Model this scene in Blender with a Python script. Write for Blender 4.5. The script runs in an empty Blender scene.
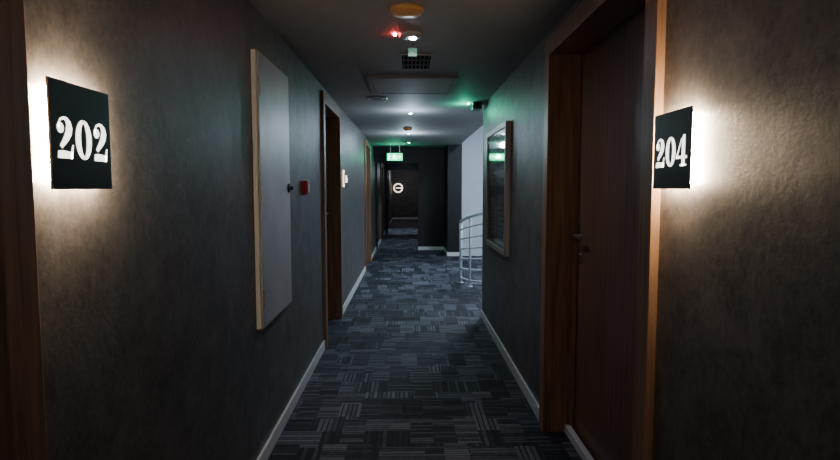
import bpy, bmesh, math, random
from mathutils import Vector, Matrix
random.seed(4)
C = bpy.context.scene.collection
EYE=1.5; H=2.44; WL=-0.80; WR=0.85

# ------------------------------------------------------------------ materials
def mat(name):
    m=bpy.data.materials.new(name); m.use_nodes=True
    nt=m.node_tree; b=nt.nodes['Principled BSDF']
    return m,nt,b
def nd(nt,t,**k):
    n=nt.nodes.new(t)
    for a,v in k.items(): setattr(n,a,v)
    return n
def simple(name,col,rough=.5,metal=0,noise=.12,scale=30,emit=None,es=0,bump=0,spec=None):
    m,nt,b=mat(name)
    tc=nd(nt,'ShaderNodeTexCoord'); n=nd(nt,'ShaderNodeTexNoise'); n.inputs['Scale'].default_value=scale
    nt.links.new(tc.outputs['Object'],n.inputs['Vector'])
    r=nd(nt,'ShaderNodeValToRGB')
    r.color_ramp.elements[0].position=.3; r.color_ramp.elements[1].position=.7
    r.color_ramp.elements[0].color=[c*(1-noise) for c in col]+[1]
    r.color_ramp.elements[1].color=[min(1,c*(1+noise)) for c in col]+[1]
    nt.links.new(n.outputs['Fac'],r.inputs['Fac']); nt.links.new(r.outputs['Color'],b.inputs['Base Color'])
    b.inputs['Roughness'].default_value=rough; b.inputs['Metallic'].default_value=metal
    if spec is not None: b.inputs['Specular IOR Level'].default_value=spec
    if emit:
        b.inputs['Emission Color'].default_value=list(emit)+[1]; b.inputs['Emission Strength'].default_value=es
    if bump:
        bp=nd(nt,'ShaderNodeBump'); bp.inputs['Strength'].default_value=bump; bp.inputs['Distance'].default_value=.01
        nt.links.new(n.outputs['Fac'],bp.inputs['Height']); nt.links.new(bp.outputs['Normal'],b.inputs['Normal'])
    return m
def plaster(name,c1,c2,rough=.5,lo=.40,hi=.60,bump=.38):
    m,nt,b=mat(name)
    tc=nd(nt,'ShaderNodeTexCoord')
    n1=nd(nt,'ShaderNodeTexNoise'); n1.inputs['Scale'].default_value=5.0; n1.inputs['Detail'].default_value=10; n1.inputs['Roughness'].default_value=.72; n1.inputs['Distortion'].default_value=.5
    n2=nd(nt,'ShaderNodeTexNoise'); n2.inputs['Scale'].default_value=42; n2.inputs['Detail'].default_value=5; n2.inputs['Roughness'].default_value=.75
    for n in (n1,n2): nt.links.new(tc.outputs['Object'],n.inputs['Vector'])
    mx=nd(nt,'ShaderNodeMath',operation='MULTIPLY_ADD'); mx.inputs[1].default_value=.42
    ml=nd(nt,'ShaderNodeMath',operation='MULTIPLY'); ml.inputs[1].default_value=.58
    nt.links.new(n1.outputs['Fac'],ml.inputs[0]); nt.links.new(n2.outputs['Fac'],mx.inputs[0]); nt.links.new(ml.outputs[0],mx.inputs[2])
    r=nd(nt,'ShaderNodeValToRGB'); r.color_ramp.elements[0].position=lo; r.color_ramp.elements[1].position=hi
    r.color_ramp.elements[0].color=list(c1)+[1]; r.color_ramp.elements[1].color=list(c2)+[1]
    nt.links.new(mx.outputs[0],r.inputs['Fac']); nt.links.new(r.outputs['Color'],b.inputs['Base Color'])
    bp=nd(nt,'ShaderNodeBump'); bp.inputs['Strength'].default_value=bump; bp.inputs['Distance'].default_value=.008
    nt.links.new(mx.outputs[0],bp.inputs['Height']); nt.links.new(bp.outputs['Normal'],b.inputs['Normal'])
    b.inputs['Roughness'].default_value=rough
    return m
def wood(name,c1,c2,rough=.4):
    m,nt,b=mat(name)
    tc=nd(nt,'ShaderNodeTexCoord'); mp=nd(nt,'ShaderNodeMapping'); mp.inputs['Scale'].default_value=(26,26,1.2)
    nt.links.new(tc.outputs['Object'],mp.inputs['Vector'])
    n=nd(nt,'ShaderNodeTexNoise'); n.inputs['Scale'].default_value=1.6; n.inputs['Detail'].default_value=7; n.inputs['Distortion'].default_value=.6
    nt.links.new(mp.outputs['Vector'],n.inputs['Vector'])
    r=nd(nt,'ShaderNodeValToRGB'); r.color_ramp.elements[0].position=.33; r.color_ramp.elements[1].position=.68
    r.color_ramp.elements[0].color=list(c1)+[1]; r.color_ramp.elements[1].color=list(c2)+[1]
    nt.links.new(n.outputs['Fac'],r.inputs['Fac']); nt.links.new(r.outputs['Color'],b.inputs['Base Color'])
    b.inputs['Roughness'].default_value=rough
    return m
def carpet():
    m,nt,b=mat('carpet_woven_blocks'); L=nt.links.new
    def M(op,a,bb=None,c=None):
        n=nd(nt,'ShaderNodeMath',operation=op)
        for i,v in enumerate((a,bb,c)):
            if v is None: continue
            if isinstance(v,(int,float)): n.inputs[i].default_value=v
            else: L(v,n.inputs[i])
        return n.outputs[0]
    tc=nd(nt,'ShaderNodeTexCoord'); sp=nd(nt,'ShaderNodeSeparateXYZ'); L(tc.outputs['Object'],sp.inputs[0])
    x,y=sp.outputs[0],sp.outputs[1]
    def layer(cw,ch,stripe,seed):
        cy=M('FLOOR',M('DIVIDE',M('ADD',y,seed*.37),ch))
        off=M('MULTIPLY',cy,.39)
        cx=M('FLOOR',M('ADD',M('DIVIDE',M('ADD',x,seed*.21),cw),off))
        cb=nd(nt,'ShaderNodeCombineXYZ'); L(cx,cb.inputs[0]); L(cy,cb.inputs[1]); cb.inputs[2].default_value=seed
        wn=nd(nt,'ShaderNodeTexWhiteNoise',noise_dimensions='3D'); L(cb.outputs[0],wn.inputs['Vector'])
        sel=M('GREATER_THAN',wn.outputs['Value'],.5)
        sx=M('DIVIDE',x,stripe); sy=M('DIVIDE',y,stripe)
        sc=nd(nt,'ShaderNodeMix',data_type='FLOAT'); L(sel,sc.inputs[0]); L(sx,sc.inputs[2]); L(sy,sc.inputs[3])
        s=sc.outputs[0]
        si=M('FLOOR',s); fr=M('FRACT',s)
        cb2=nd(nt,'ShaderNodeCombineXYZ'); L(si,cb2.inputs[0]); L(wn.outputs['Value'],cb2.inputs[1]); cb2.inputs[2].default_value=seed+3
        wn2=nd(nt,'ShaderNodeTexWhiteNoise',noise_dimensions='3D'); L(cb2.outputs[0],wn2.inputs['Vector'])
        wn3=nd(nt,'ShaderNodeTexWhiteNoise',noise_dimensions='3D')
        cb3=nd(nt,'ShaderNodeCombineXYZ'); L(cy,cb3.inputs[0]); L(cx,cb3.inputs[1]); cb3.inputs[2].default_value=seed+9; L(cb3.outputs[0],wn3.inputs['Vector'])
        tone=M('ADD',M('MULTIPLY',wn2.outputs['Value'],.45),M('MULTIPLY',wn3.outputs['Value'],.55))
        gap=M('LESS_THAN',fr,.74)
        return M('MULTIPLY',tone,M('ADD',M('MULTIPLY',gap,.85),.15)), wn.outputs['Value']
    a,wa=layer(.26,.22,.032,1.0)
    c,wc=layer(.14,.36,.026,5.0)
    sel=M('GREATER_THAN',wc,.5)
    mx=nd(nt,'ShaderNodeMix',data_type='FLOAT'); L(sel,mx.inputs[0]); L(a,mx.inputs[2]); L(c,mx.inputs[3])
    nz=nd(nt,'ShaderNodeTexNoise'); nz.inputs['Scale'].default_value=150; nz.inputs['Detail'].default_value=3; L(tc.outputs['Object'],nz.inputs['Vector'])
    nz2=nd(nt,'ShaderNodeTexNoise'); nz2.inputs['Scale'].default_value=22; nz2.inputs['Detail'].default_value=4; L(tc.outputs['Object'],nz2.inputs['Vector'])
    t=M('ADD',mx.outputs[0],M('MULTIPLY',M('SUBTRACT',nz.outputs['Fac'],.5),.5))
    t=M('ADD',t,M('MULTIPLY',M('SUBTRACT',nz2.outputs['Fac'],.5),.35))
    r=nd(nt,'ShaderNodeValToRGB'); e=r.color_ramp.elements
    e[0].position=.15; e[0].color=(.005,.006,.013,1); e[1].position=.85; e[1].color=(.17,.18,.225,1)
    e2=e.new(.45); e2.color=(.030,.034,.052,1)
    L(t,r.inputs['Fac']); L(r.outputs['Color'],b.inputs['Base Color'])
    bp=nd(nt,'ShaderNodeBump'); bp.inputs['Strength'].default_value=.5; bp.inputs['Distance'].default_value=.004
    L(t,bp.inputs['Height']); L(bp.outputs['Normal'],b.inputs['Normal'])
    b.inputs['Roughness'].default_value=.75; b.inputs['Specular IOR Level'].default_value=.35
    return m
MW=plaster('charcoal_textured_plaster',(.066,.059,.056),(.170,.156,.149),.48)
MCEIL=plaster('ceiling_paint',(.29,.278,.28),(.32,.308,.31),.7,bump=.1)
MWHITEWALL=plaster('stairwell_white_paint',(.66,.70,.76),(.7,.74,.8),.7,bump=.1)
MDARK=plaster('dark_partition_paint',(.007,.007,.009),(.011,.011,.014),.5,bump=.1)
MCARPET=carpet()
MWOOD=wood('walnut_wood',(.19,.10,.055),(.38,.21,.12),.42)
MLEAF=wood('walnut_door_leaf',(.13,.067,.042),(.23,.125,.078),.38)
MWHITE=simple('white_gloss_trim',(.86,.85,.84),.35,0,.04,20)
MPANEL=simple('grey_white_enamel',(.52,.51,.50),.4,0,.1,4)
MBLACK=simple('matt_black_acrylic',(.006,.006,.007),.35,0,.2,20)
MVOID=simple('black_duct_interior',(.003,.003,.003),.95,0,.2,20,spec=.05)
MBLK2=simple('black_plastic',(.015,.015,.016),.5,0,.2,20)
MCHROME=simple('brushed_steel',(.55,.55,.56),.3,1,.1,60)
MRED=simple('red_plastic',(.30,.012,.012),.4,0,.1,20)
MGLOW=simple('warm_led_acrylic',(.9,.85,.7),.4,0,.02,20,(1,.77,.50),430)
MGLOWDIM=simple('dim_led_acrylic',(.9,.85,.7),.4,0,.02,20,(1,.80,.60),3)
MGLOWFAR=simple('far_led_acrylic',(.9,.85,.7),.4,0,.02,20,(1,.84,.66),2.2)
MDIGIT=simple('lit_white_digit',(.9,.88,.8),.4,0,.02,20,(1,.95,.84),3.4)
MAMBER=simple('amber_dome_plastic',(.50,.26,.10),.35,0,.1,20,(1,.42,.10),.04)
MPLAST=simple('white_plastic',(.5,.49,.49),.4,0,.05,20)
MHATCH=simple('grey_hatch_paint',(.34,.325,.32),.7,0,.05,6,spec=.2)
MHATCH2=simple('pale_hatch_paint',(.50,.48,.475),.7,0,.05,6,spec=.2)
MVENT=simple('grey_vent_metal',(.16,.155,.15),.8,0,.05,6,spec=.1)
MLENS=simple('cool_led_lens',(.9,.95,1),.3,0,.02,20,(.85,.93,1),130)
MREDLED=simple('red_led',(.9,.1,.1),.3,0,.02,20,(1,.05,.05),200)
MGREEN=simple('green_exit_face',(.02,.4,.2),.3,0,.05,20,(.03,1,.45),1.5)
MGREENDIM=simple('dim_green_tag',(.02,.2,.10),.3,0,.05,20,(.03,1,.45),.05)
MGREENW=simple('white_pictogram',(.9,1,.9),.3,0,.02,20,(.8,1,.88),5)
MGREENLED=simple('green_led',(.1,.9,.4),.3,0,.02,20,(.05,1,.45),160)
MPAPER=simple('printed_paper',(.6,.62,.62),.6,0,.08,12)
MBACK=simple('grey_backing_board',(.20,.21,.22),.6,0,.1,10)
MFRAME=wood('light_wood_frame',(.34,.27,.20),(.46,.38,.29),.4)
MRAIL=simple('white_painted_tube',(.72,.80,.86),.35,0,.05,20)
MINK=simple('dark_print',(.06,.07,.08),.6,0,.1,20)
m,nt,b=mat('clear_glass'); b.inputs['Base Color'].default_value=(.9,.93,.93,1); b.inputs['Roughness'].default_value=.04; b.inputs['Transmission Weight'].default_value=1; b.inputs['IOR'].default_value=1.45
MGLASS=m

# ------------------------------------------------------------------ helpers
def obj(name,bm,m,parent=None,**k):
    me=bpy.data.meshes.new(name); bmesh.ops.recalc_face_normals(bm,faces=bm.faces); bm.to_mesh(me); bm.free()
    me.materials.append(m); o=bpy.data.objects.new(name,me); C.objects.link(o)
    if parent: 
        o.parent=parent; o.matrix_parent_inverse=parent.matrix_world.inverted()
    for a,v in k.items(): o[a]=v
    return o
def empty(name,loc,label,cat,**k):
    o=bpy.data.objects.new(name,None); o.empty_display_size=.05; o.location=loc; o.matrix_world=Matrix.Translation(loc); C.objects.link(o)
    o['label']=label; o['category']=cat
    for a,v in k.items(): o[a]=v
    return o
def box(bm,x0,x1,y0,y1,z0,z1,bev=0):
    r=bmesh.ops.create_cube(bm,size=1)
    vs=r['verts']
    bmesh.ops.scale(bm,vec=(abs(x1-x0),abs(y1-y0),abs(z1-z0)),verts=vs)
    bmesh.ops.translate(bm,vec=((x0+x1)/2,(y0+y1)/2,(z0+z1)/2),verts=vs)
    if bev:
        es=list({e for v in vs for e in v.link_edges})
        bmesh.ops.bevel(bm,geom=es,offset=bev,segments=2,affect='EDGES',profile=.6)
def boxes(lst,bev=0):
    bm=bmesh.new()
    for l in lst: box(bm,*l,bev=bev)
    return bm
def revolve(bm,cx,cy,prof,seg=32,axis='Z',cz=0):
    rings=[]
    for r,h in prof:
        ring=[]
        for i in range(seg):
            a=2*math.pi*i/seg
            if axis=='Z': p=(cx+r*math.cos(a),cy+r*math.sin(a),h)
            else: p=(h,cx+r*math.cos(a),cy+r*math.sin(a))
            ring.append(bm.verts.new(p))
        rings.append(ring)
    for a,b2 in zip(rings,rings[1:]):
        for i in range(seg):
            bm.faces.new((a[i],a[(i+1)%seg],b2[(i+1)%seg],b2[i]))
    for ring in (rings[0],rings[-1]):
        try: bm.faces.new(ring)
        except: pass
def tube(bm,pts,r,seg=12,closed=False):
    pts=[Vector(p) for p in pts]; rings=[]; N=len(pts)
    for i,p in enumerate(pts):
        d=(pts[(i+1)%N]-pts[i-1]).normalized() if closed else (pts[min(i+1,N-1)]-pts[max(i-1,0)]).normalized()
        up=Vector((0,0,1)) if abs(d.z)<.9 else Vector((1,0,0))
        if closed: up=Vector((0,1,0))
        u=d.cross(up).normalized(); v=d.cross(u).normalized()
        rings.append([bm.verts.new(p+u*r*math.cos(2*math.pi*k/seg)+v*r*math.sin(2*math.pi*k/seg)) for k in range(seg)])
    prs=list(zip(rings,rings[1:]))
    if closed: prs.append((rings[-1],rings[0]))
    for a,b2 in prs:
        for k in range(seg): bm.faces.new((a[k],a[(k+1)%seg],b2[(k+1)%seg],b2[k]))
    if not closed:
        bm.faces.new(rings[0]); bm.faces.new(rings[-1])
def smooth(o):
    for p in o.data.polygons: p.use_smooth=True
    return o
def structure(name,bm,m,label,cat='wall'):
    return obj(name,bm,m,label=label,category=cat,kind='structure')

# ------------------------------------------------------------------ shell
TD=2.38
L1=(-.13,1.17); L2=(5.15,6.45); L3=(10.1,11.4); R1=(1.88,3.43)
L4=(15.6,16.9); L5=(20.6,21.9)
def wall_side(s,W,y0,y1,ops,T=.26,H=H,TD=TD):
    ls=[]; cur=y0
    a,b2=(W,W+s*T) if s>0 else (W-T,W)
    for (p,q) in ops:
        ls.append((a,b2,cur,p+.06,0,H)); ls.append((a,b2,p+.06,q-.06,TD-.06,H)); cur=q-.06
    ls.append((a,b2,cur,y1,0,H))
    return boxes(ls)
structure('wall_left',wall_side(-1,WL,-2,13.5,[L1,L2,L3]),MW,'long dark charcoal textured plaster corridor wall')
structure('wall_right',wall_side(1,WR,-2,6.42,[R1]),MW,'dark charcoal textured plaster wall beside the wooden door')
structure('wall_back',boxes([(-1.06,1.11,-2.2,-2,0,H)]),MW,'charcoal plaster wall closing the corridor')
structure('wall_stairwell',boxes([(1.16,2.8,12.3,12.45,0,3.3),(2.8,2.95,6.3,12.45,0,3.3),(1.11,2.95,6.2,6.42,0,3.3)]),MWHITEWALL,'pale white painted stairwell walls')
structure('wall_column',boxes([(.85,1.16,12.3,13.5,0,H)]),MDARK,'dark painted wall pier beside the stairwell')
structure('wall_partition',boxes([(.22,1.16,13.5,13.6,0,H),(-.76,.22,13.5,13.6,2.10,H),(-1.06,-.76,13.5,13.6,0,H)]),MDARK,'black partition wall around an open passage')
structure('wall_passage',boxes([(.62,.8,13.6,27,0,2.3)]),MW,'charcoal plaster wall of the farther passage')
structure('wall_passage_left',wall_side(-1,-.80,13.6,27,[L4,L5],.26,2.3,2.2),MW,'charcoal plaster wall with doors in the farther passage')
structure('wall_end',boxes([(-1.06,.8,27,27.15,0,2.3)]),MW,'charcoal plaster wall ending the corridor')
structure('floor',boxes([(-1.1,1.15,-2.2,27.2,-.1,0),(1.15,2.95,6.2,12.45,-.1,0)]),MCARPET,'navy grey carpet woven in striped rectangular blocks','floor')
structure('ceiling',boxes([(-1.1,1.11,-2.2,13.6,H,H+.12),(-1.08,.85,13.6,27.2,2.3,2.42)]),MCEIL,'matt grey painted flat ceiling','ceiling')
structure('ceiling_stairwell',boxes([(1.11,2.95,6.2,12.45,3.3,3.4),(1.07,1.11,6.42,12.3,H+.12,3.3)]),MWHITEWALL,'raised white ceiling above the stairwell','ceiling')
BH=.085
structure('baseboard_left',boxes([(WL,WL+.016,L1[1]+.002,L2[0]-.002,0,BH),(WL,WL+.016,L2[1]+.002,L3[0]-.002,0,BH),(WL,WL+.016,L3[1]+.002,13.5,0,BH)],.003),MWHITE,'white glossy skirting board on charcoal wall','baseboard')
structure('baseboard_right',boxes([(WR-.016,WR,R1[1]+.002,6.436,0,BH),(WR-.016,WR,-1.9,R1[0]-.002,0,BH),(WR-.016,1.11,6.42,6.436,0,BH)],.003),MWHITE,'white glossy skirting board on charcoal wall','baseboard')
structure('baseboard_column',boxes([(.834,1.16,12.284,12.3,0,BH),(.834,.85,12.3,13.5,0,BH),(.22,.834,13.484,13.5,0,BH)],.003),MWHITE,'white skirting board below dark pier and partition','baseboard')
structure('baseboard_end',boxes([(-.8,.62,26.985,27,0,BH),(-.8,-.784,13.62,15.59,0,BH),(-.8,-.784,16.91,20.59,0,BH),(-.8,-.784,21.91,26.98,0,BH)],.003),MWHITE,'white skirting board around the farther passage','baseboard')
structure('trim_1',boxes([(.955,.99,2.1,3.36,0,.05)],.004),MWHITE,'white threshold strip at the foot of the door','trim')
structure('trim_2',boxes([(WR-.004,1.112,6.421,6.427,BH,H)]),MWHITEWALL,'pale painted end face of the corridor wall','trim')
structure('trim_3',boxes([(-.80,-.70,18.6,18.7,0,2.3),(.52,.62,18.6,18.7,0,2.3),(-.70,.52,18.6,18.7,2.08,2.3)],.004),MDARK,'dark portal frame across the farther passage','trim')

# ------------------------------------------------------------------ doors
def door(n,s,W,ext,label,handle_far=True,depth=.16,TD=TD,wd=None,lf_=None):
    p,q=ext; cw=.10; pr=.03
    root=empty('door_%d'%n,(W,(p+q)/2,0),label,'door',kind='structure')
    def X(a): return W+s*a
    def bx(a0,a1,y0,y1,z0,z1): 
        x0,x1=sorted((X(a0),X(a1))); return (x0,x1,y0,y1,z0,z1)
    bm=bmesh.new()
    for l in (bx(-pr,.005,p,p+cw,0,TD),bx(-pr,.005,q-cw,q,0,TD),bx(-pr,.005,p+cw,q-cw,TD-cw,TD)): box(bm,*l,bev=.004)
    for l in (bx(0,.2,p+cw-.035,p+cw,0,TD-cw),bx(0,.2,q-cw,q-cw+.035,0,TD-cw),bx(0,.2,p+cw-.035,q-cw+.035,TD-cw,TD-cw+.035)): box(bm,*l)
    for l in (bx(depth-.03,depth-.002,p+cw,p+cw+.015,0,TD-cw),bx(depth-.03,depth-.002,q-cw-.015,q-cw,0,TD-cw)): box(bm,*l)
    obj('door_casing',bm,wd or MWOOD,root)
    lf=bmesh.new(); box(lf,*bx(depth,depth+.045,p+cw+.004,q-cw-.004,.01,TD-cw-.004),bev=.002)
    leaf=obj('door_leaf',lf,lf_ or MLEAF,root)
    hy=(q-cw-.09) if handle_far else (p+cw+.09); d=-1 if handle_far else 1
    hb=bmesh.new()
    box(hb,*bx(depth-.008,depth,hy-.022,hy+.022,1.06,1.30),bev=.003)
    xa=X(depth-.055)
    tube(hb,[(X(depth),hy,1.22),(xa,hy,1.22)],.010)
    tube(hb,[(xa,hy-d*.008,1.22),(xa,hy+d*.06,1.22),(X(depth-.05),hy+d*.13,1.217)],.010)
    revolve(hb,hy,1.11,[(.0095,X(depth-.008)),(.0095,X(depth-.018))],16,'X')
    obj('door_handle',hb,MCHROME,leaf,label='brushed steel lever handle on long plate')
    return root
door(1,-1,WL,L1,'walnut wooden door frame beside illuminated 202 sign',False)
door(2,-1,WL,L2,'walnut wooden door with steel lever handle')
door(3,-1,WL,L3,'walnut wooden door near the green exit sign')
door(4,1,WR,R1,'walnut wooden door beside illuminated 204 sign')
door(5,-1,-.80,L4,'dark wooden door in the farther passage',TD=2.2)
door(6,-1,-.80,L5,'dark wooden door in the farther passage',TD=2.2)

# ------------------------------------------------------------------ digits (stencil fat-face)
def ell(cx,cy,rx,ry,n=40): return [(cx+rx*math.cos(2*math.pi*i/n),cy+ry*math.sin(2*math.pi*i/n)) for i in range(n)]
def digit_polys(ch):
    P=[]
    if ch=='0':
        o=ell(.33,.5,.33,.5,80); i=ell(.33,.5,.12,.41,80)
        for k in range(80):
            if k in (19,20,59,60): continue
            j=(k+1)%80; P.append([o[k],o[j],i[j],i[k]])
    elif ch=='2':
        cl=[(.10,.72,.05),(.10,.82,.05),(.17,.92,.06),(.29,.965,.07),(.39,.94,.11),(.465,.86,.18),(.49,.74,.23),(.46,.62,.23),(.38,.50,.19),(.29,.40,.15),(.20,.31,.12),(.16,.265,.10)]
        pts=[Vector((a,b3)) for a,b3,_ in cl]; L=[];R=[]
        for i,p in enumerate(pts):
            d=(pts[min(i+1,len(pts)-1)]-pts[max(0,i-1)]).normalized(); n=Vector((-d.y,d.x)); w=cl[i][2]/2
            L.append(p+n*w); R.append(p-n*w)
        for i in range(len(pts)-1): P.append([L[i],L[i+1],R[i+1],R[i]])
        P.append(ell(.16,.72,.125,.125,24))
        P.append([(.03,0),(.58,0),(.60,.16),(.44,.17),(.22,.19),(.05,.17)])
        P.append([(.50,0),(.58,0),(.64,.34),(.59,.34),(.52,.16)])
    elif ch=='4':
        P.append([(.34,0),(.53,0),(.53,1),(.42,1),(.34,.88)])
        P.append([(.24,0),(.63,0),(.63,.06),(.24,.06)])
        P.append([(.31,.82),(.31,.92),(.0,.33),(.0,.24),(.06,.27)])
        P.append([(.0,.24),(.31,.24),(.31,.33),(.0,.33)])
        P.append([(.56,.24),(.66,.24),(.66,.33),(.56,.33)])
    elif ch=='6':
        o=ell(.33,.32,.33,.32); i=ell(.33,.32,.12,.25)
        for k in range(40):
            j=(k+1)%40; P.append([o[k],o[j],i[j],i[k]])
        P.append([(0,.32),(.21,.32),(.24,.6),(.36,.9),(.55,.94),(.5,1),(.25,.93),(.06,.68)])
    return P
def sign(text,s,W,y0,z0,size,label,glow=None):
    so=.030; t=.006
    cy=y0+size/2
    root=empty('room_number_sign',(W,cy,z0),label,'sign',group='backlit room number signs')
    def X(a): return W-s*a
    def bx(a0,a1,ya,yb,za,zb):
        x0,x1=sorted((X(a0),X(a1))); return (x0,x1,ya,yb,za,zb)
    bm=bmesh.new(); box(bm,*bx(so,so+t,y0,y0+size,z0,z0+size),bev=.0015)
    obj('sign_plate',bm,MBLACK,root,label='square matt black plate')
    i=.016
    bm=bmesh.new(); box(bm,*bx(.008,.018,y0+i,y0+size-i,z0+i,z0+size-i),bev=.003)
    obj('light_box',bm,glow or MGLOW,root,label='glowing warm white acrylic backlight')
    bm=bmesh.new(); box(bm,*bx(0,.0085,y0+.05,y0+size-.05,z0+.05,z0+size-.05)); box(bm,*bx(.0175,so+.001,y0+.05,y0+size-.05,z0+.05,z0+size-.05))
    obj('mounting_bracket',bm,MPLAST,root)
    h=size*.385; sx=1.06; adv=.77*h; wtot=adv*(len(text)-1)+.64*h*sx; u0=(size-wtot)/2; v0=(size-h)/2-.005
    for k,ch in enumerate(text):
        bm=bmesh.new()
        for poly in digit_polys(ch):
            vs=[]
            for (u,v) in poly:
                uu=u0+k*adv+u*h*sx; yy=(y0+uu) if s<0 else (y0+size-uu)
                vs.append(bm.verts.new((X(so+t+.0008),yy,z0+v0+v*h)))
            f=bm.faces.new(vs)
        bmesh.ops.triangulate(bm,faces=bm.faces)
        me_dir=Vector((-s,0,0))
        bmesh.ops.recalc_face_normals(bm,faces=bm.faces)
        for f in bm.faces:
            if f.normal.dot(me_dir)<0: f.normal_flip()
        me=bpy.data.meshes.new('numeral'); bm.to_mesh(me); bm.free(); me.materials.append(MDIGIT)
        o=bpy.data.objects.new('numeral',me); C.objects.link(o); o.parent=root; o.matrix_parent_inverse=root.matrix_world.inverted()
        o['label']='illuminated white stencil digit %s'%ch
sign('202',-1,WL,1.222,1.497,.24,'square black backlit room sign reading 202 on plaster wall')
sign('204',1,WR,1.620,1.497,.24,'square black backlit room sign reading 204 beside door')
sign('206',-1,WL,6.75,1.497,.235,'small dim backlit room sign beyond the wooden door',MGLOWDIM)

# ------------------------------------------------------------------ wall objects left
y0,y1,z0,z1=2.90,3.62,.76,2.20
r=empty('electrical_panel',(WL,(y0+y1)/2,z0),'tall grey white metal service panel cover on wall','electrical panel')
obj('panel_box',boxes([(WL+.001,WL+.025,y0,y1,z0,z1)],.003),MWHITE,r)
pd=obj('panel_door',boxes([(WL+.026,WL+.038,y0+.004,y1-.004,z0+.004,z1-.004)],.004),MPANEL,r)
bm=bmesh.new(); revolve(bm,y1-.06,1.5,[(.028,WL+.038),(.028,WL+.048),(.014,WL+.051),(.012,WL+.071)],20,'X')
obj('panel_lock',bm,MBLK2,pd,label='round black quarter-turn lock')
for z in (z0+.12,1.42,z1-.22):
    obj('panel_hinge',boxes([(WL+.038,WL+.045,y0+.008,y0+.022,z,z+.09)],.002),MCHROME,pd)
r=empty('fire_alarm_call_point',(WL,4.25,1.45),'red square manual fire alarm call point on wall','fire alarm')
obj('alarm_housing',boxes([(WL,WL+.045,4.2,4.3,1.45,1.555)],.006),MRED,r)
obj('alarm_window',boxes([(WL+.045,WL+.048,4.22,4.28,1.47,1.53)],.001),MPLAST,r)

# ------------------------------------------------------------------ framed notice right
fy0,fy1,fz0,fz1=4.70,5.85,.92,2.06
r=empty('framed_notice_board',(WR,(fy0+fy1)/2,fz0),'glazed wooden framed notice board with printed sheets','notice board')
fw=.045
obj('frame',boxes([(WR-.045,WR,fy0,fy0+fw,fz0,fz1),(WR-.045,WR,fy1-fw,fy1,fz0,fz1),(WR-.045,WR,fy0+fw,fy1-fw,fz0,fz0+fw),(WR-.045,WR,fy0+fw,fy1-fw,fz1-fw,fz1)],.003),MFRAME,r)
obj('backing_board',boxes([(WR-.012,WR,fy0+fw,fy1-fw,fz0+fw,fz1-fw)]),MBACK,r)
for (a,b2,c,d) in ((4.82,5.22,1.52,1.96),(5.32,5.72,1.52,1.96),(4.82,5.25,1.0,1.44),(5.34,5.7,1.05,1.4)):
    sh=obj('printed_sheet',boxes([(WR-.015,WR-.012,a,b2,c,d)]),MPAPER,r)
    n=7
    obj('print_lines',boxes([(WR-.0158,WR-.015,a+.03,b2-.03-(.08 if k%3==0 else 0),c+.05+k*(d-c-.1)/n,c+.05+k*(d-c-.1)/n+.010) for k in range(n)]),MINK,sh,kind='stuff')
obj('glass_pane',boxes([(WR-.034,WR-.030,fy0+fw,fy1-fw,fz0+fw,fz1-fw)]),MGLASS,r)

# ------------------------------------------------------------------ ceiling fittings
def detector(x,y,R,mt,label,cat,dome=.045):
    r=empty('smoke_detector',(x,y,H),label,cat)
    bm=bmesh.new(); revolve(bm,x,y,[(R,H),(R,H-.014),(R*.9,H-.02)],40); smooth(obj('base',bm,mt,r))
    bm=bmesh.new(); revolve(bm,x,y,[(R*.86,H-.02),(R*.86,H-.03),(R*.7,H-dome+.008),(R*.45,H-dome),(.001,H-dome-.002)],40); smooth(obj('dome',bm,mt,r))
detector(-.01,3.02,.088,MAMBER,'round amber plastic ceiling detector','smoke detector',.035)
detector(-.02,8.9,.07,MAMBER,'small round amber ceiling detector','smoke detector')
def spot(x,y,R,label,lens=MLENS):
    r=empty('ceiling_spotlight',(x,y,H),label,'ceiling light',group='small recessed ceiling spotlights')
    bm=bmesh.new(); revolve(bm,x,y,[(R,H),(R,H-.006),(R*.82,H-.012),(R*.66,H-.008),(R*.62,H)],32); smooth(obj('trim_ring',bm,MPLAST,r))
    bm=bmesh.new(); revolve(bm,x,y,[(R*.58,H),(R*.56,H-.010),(R*.3,H-.014),(.001,H-.015)],32); smooth(obj('lens',bm,lens,r,label='glowing cool white LED lens'))
spot(.02,7.1,.04,'small round recessed spotlight glowing cool white')
spot(.0,9.7,.04,'small round recessed spotlight glowing cool white')
spot(.0,11.6,.04,'small round recessed spotlight glowing cool white')
r=empty('emergency_light_unit',(.02,3.5,H),'round ceiling LED unit with white and red lamps','emergency light')
bm=bmesh.new(); revolve(bm,.01,3.5,[(.07,H),(.07,H-.015),(.06,H-.024),(.001,H-.026)],36); smooth(obj('housing',bm,MPLAST,r))
bm=bmesh.new(); revolve(bm,.025,3.5,[(.022,H-.024),(.020,H-.032),(.001,H-.036)],24); smooth(obj('lamp',bm,MLENS,r))
bm=bmesh.new(); revolve(bm,-.085,3.5,[(.010,H),(.009,H-.012),(.001,H-.016)],16); smooth(obj('indicator',bm,MREDLED,r,label='red indicator LED'))
obj('stem',boxes([(.02,.035,3.72,3.735,H-.03,H)]),MBLK2,r)
obj('hanging_tag',boxes([(-.005,.055,3.72,3.728,H-.085,H-.03)],.002),MGREENDIM,r,label='small dim green pictogram tag')
r=empty('ceiling_vent_grille',(.05,4.28,H),'square black slatted ceiling vent grille','air vent')
obj('vent_frame',boxes([(-.07,.18,4.02,4.05,H-.004,H),(-.07,.18,4.50,4.53,H-.004,H),(-.07,-.05,4.05,4.50,H-.004,H),(.16,.18,4.05,4.50,H-.004,H)],.001),MHATCH,r)
obj('vent_back',boxes([(-.05,.16,4.05,4.50,H-.002,H)]),MVOID,r)
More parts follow.
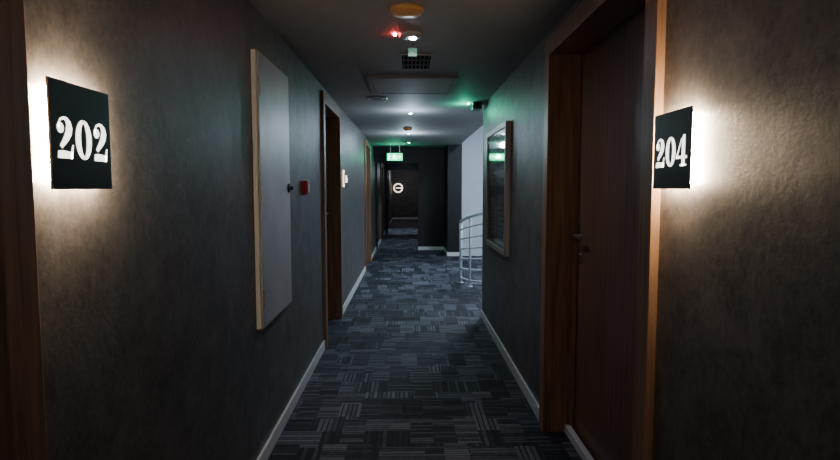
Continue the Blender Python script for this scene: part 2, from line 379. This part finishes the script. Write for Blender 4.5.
for k in range(7):
    obj('vent_slat',boxes([(-.05+.030*k+.010,-.05+.030*k+.018,4.05,4.50,H-.004,H-.002)]),MVENT,r)
for k in range(2):
    obj('vent_slat',boxes([(-.05,.16,4.19+.15*k,4.21+.15*k,H-.005,H-.002)]),MVENT,r)
r=empty('ceiling_access_hatch',(.03,5.2,H),'rectangular grey framed ceiling access hatch','ceiling hatch')
ha=(-.36,.42,4.80,5.60)
obj('hatch_frame',boxes([(ha[0],ha[1],ha[2],ha[2]+.04,H-.018,H),(ha[0],ha[1],ha[3]-.04,ha[3],H-.018,H),(ha[0],ha[0]+.04,ha[2]+.04,ha[3]-.04,H-.018,H),(ha[1]-.04,ha[1],ha[2]+.04,ha[3]-.04,H-.018,H)],.003),MHATCH,r)
obj('hatch_panel',boxes([(ha[0]+.045,ha[1]-.045,ha[2]+.045,ha[3]-.045,H-.016,H)],.002),MHATCH2,r)
r=empty('ceiling_speaker',(-.33,5.95,H),'round dark meshed ceiling speaker','speaker')
bm=bmesh.new(); revolve(bm,-.33,5.95,[(.105,H),(.105,H-.01),(.09,H-.014),(.088,H-.008),(.088,H)],40); smooth(obj('speaker_rim',bm,MPLAST,r))
bm=bmesh.new(); revolve(bm,-.33,5.95,[(.087,H),(.086,H-.008),(.05,H-.012),(.001,H-.013)],40); smooth(obj('speaker_mesh',bm,MBACK,r))
# exit sign
def exit_sign(x,y,w_,h,z,top,label):
    r=empty('exit_sign',(x,y,z),label,'exit sign')
    obj('housing',boxes([(x-w_/2-.01,x+w_/2+.01,y-.018,y+.018,z-.01,z+h+.02)],.004),MBLK2,r)
    obj('lit_face',boxes([(x-w_/2,x+w_/2,y-.022,y-.0181,z,z+h)]),MGREEN,r)
    for dx in (-.1,.1): obj('hanger',boxes([(x+dx,x+dx+.01,y-.005,y+.005,z+h+.02,top)]),MCHROME,r)
    bm=bmesh.new(); yy=y-.0235
    def poly(pts):
        vs=[bm.verts.new((x+u,yy,z+v)) for u,v in pts]; bm.faces.new(vs)
    poly([(-.005+.016*math.cos(a*.524),h*.82+.016*math.sin(a*.524)) for a in range(12)])
    poly([(-.03,h*.68),(.01,h*.7),(.0,h*.4),(-.03,h*.42)])
    poly([(-.03,h*.42),(-.01,h*.42),(-.045,h*.1),(-.065,h*.1)])
    poly([(-.01,h*.44),(.0,h*.42),(.035,h*.26),(.03,h*.1),(.015,h*.1),(.015,h*.24)])
    poly([(.01,h*.7),(.045,h*.55),(.04,h*.48),(.0,h*.58)])
    poly([(-.03,h*.68),(-.06,h*.48),(-.05,h*.44),(-.02,h*.6)])
    poly([(.07,h*.45),(.11,h*.45),(.11,h*.3),(.14,h*.52),(.11,h*.74),(.11,h*.59),(.07,h*.59)])
    poly([(-.14,h*.1),(-.11,h*.1),(-.11,h*.88),(-.14,h*.88)])
    obj('pictogram',bm,MGREENW,r,label='white running figure, door and arrow',kind='stuff')
exit_sign(-.31,12.4,.34,.16,2.10,H,'hanging green lit exit sign with running figure')
r=empty('emergency_indicator',(.74,6.3,H),'small dark ceiling unit with glowing green indicator','emergency light')
obj('housing',boxes([(.70,.80,6.2,6.4,H-.075,H)],.008),MBLK2,r)
bm=bmesh.new(); revolve(bm,.66,6.3,[(.010,H),(.009,H-.010),(.001,H-.014)],16); smooth(obj('indicator',bm,MGREENLED,r,label='green indicator LED'))

# ------------------------------------------------------------------ stair railing
r=empty('stair_railing',(.82,8.8,0),'curved white tubular metal railing around stairwell','railing')
def arc(t):
    a=t*math.pi/2
    return (1.62-.80*math.cos(a), 8.8-.75*math.sin(a))
def railpts(zf): return [(arc(t/20)[0],arc(t/20)[1],zf(t/20)) for t in range(21)]
bm=bmesh.new(); tube(bm,railpts(lambda t:.97+.30*t),.026); smooth(obj('handrail',bm,MRAIL,r))
for k in range(6):
    f=(k+.6)/6.5
    bm=bmesh.new(); tube(bm,railpts(lambda t:(.97+.30*t)*f),.013,8); smooth(obj('rail_bar',bm,MRAIL,r))
for t in (0,.33,.66,1.0):
    x,y=arc(t); bm=bmesh.new(); tube(bm,[(x,y,0),(x,y,.97+.30*t)],.024 if t==0 else .018)
    revolve(bm,x,y,[(.045,0),(.045,.008),(.02,.012)],20)
    smooth(obj('railing_post',bm,MRAIL,r))

# glowing ring emblem on the end wall
r=empty('round_light_emblem',(-.52,27,1.3),'round dim glowing warm ring emblem on dark disc','wall lamp')
bm=bmesh.new()
rg=[[bm.verts.new((-.52+R*math.cos(2*math.pi*i/40),yy,1.50+R*math.sin(2*math.pi*i/40))) for i in range(40)] for R,yy in ((.27,27.002),(.27,26.972))]
for i in range(40): bm.faces.new((rg[0][i],rg[0][(i+1)%40],rg[1][(i+1)%40],rg[1][i]))
bm.faces.new(rg[0]); bm.faces.new(rg[1])
obj('backing_disc',bm,MBLACK,r)
bm=bmesh.new(); tube(bm,[(-.52+.20*math.cos(2*math.pi*i/40),26.95,1.50+.20*math.sin(2*math.pi*i/40)) for i in range(40)],.032,10,True); smooth(obj('glow_ring',bm,MGLOWFAR,r))
obj('glow_bar',boxes([(-.62,-.33,26.93,26.974,1.475,1.525)],.006),MGLOWFAR,r)

# ------------------------------------------------------------------ lights
def light(kind,name,loc,power,col,size=.05,rot=None,spot=None,blend=.6):
    l=bpy.data.lights.new(name,kind); l.energy=power; l.color=col
    if kind=='AREA': l.size=size
    else: l.shadow_soft_size=size
    if spot: l.spot_size=math.radians(spot); l.spot_blend=blend
    o=bpy.data.objects.new(name,l); o.location=loc
    if rot: o.rotation_euler=rot
    C.objects.link(o); return o
COOL=(.66,.82,1)
light('SPOT','downlight_lamp',(.045,3.5,H-.06),15,(.66,.76,1),.03,None,165,.8)
light('POINT','downlight_lamp',(.02,6.9,H-.20),12,COOL,.05)
light('POINT','downlight_lamp',(0,9.7,H-.20),22,COOL,.05)
light('AREA','stairwell_lamp',(1.9,9.2,3.2),105,(.75,.87,1),.6)
light('SPOT','passage_lamp',(-.1,15.2,2.26),70,COOL,.04,None,75,.4)
light('SPOT','passage_lamp',(-.1,19.6,2.26),120,COOL,.04,None,75,.4)
light('POINT','passage_lamp',(-.1,24.6,2.0),13,(.9,.92,1),.05)
light('POINT','passage_lamp',(-.1,17.2,2.0),6,COOL,.05)
light('POINT','rear_fill_light',(0,-1.0,1.9),5.5,(.88,.88,1),.3)  # added fill behind the camera, lifts the near wood and ceiling; no fixture
light('POINT','green_exit_lamp',(.62,6.35,H-.10),3.6,(.02,1,.55),.02)
light('POINT','green_exit_lamp',(-.31,12.2,2.18),7.0,(.03,1,.50),.04)
w=bpy.data.worlds.new('dim_night'); bpy.context.scene.world=w; w.use_nodes=True
w.node_tree.nodes['Background'].inputs[0].default_value=(.02,.03,.05,1); w.node_tree.nodes['Background'].inputs[1].default_value=.3

# ------------------------------------------------------------------ camera
F=560
cam=bpy.data.cameras.new('camera'); cam.sensor_width=36; cam.lens=F/840*36; cam.clip_start=.02
co=bpy.data.objects.new('camera',cam); C.objects.link(co); co.location=(0,0,EYE)
co.rotation_euler=(math.radians(90)-math.atan(42/F),0,-math.atan(11/F))
bpy.context.scene.camera=co
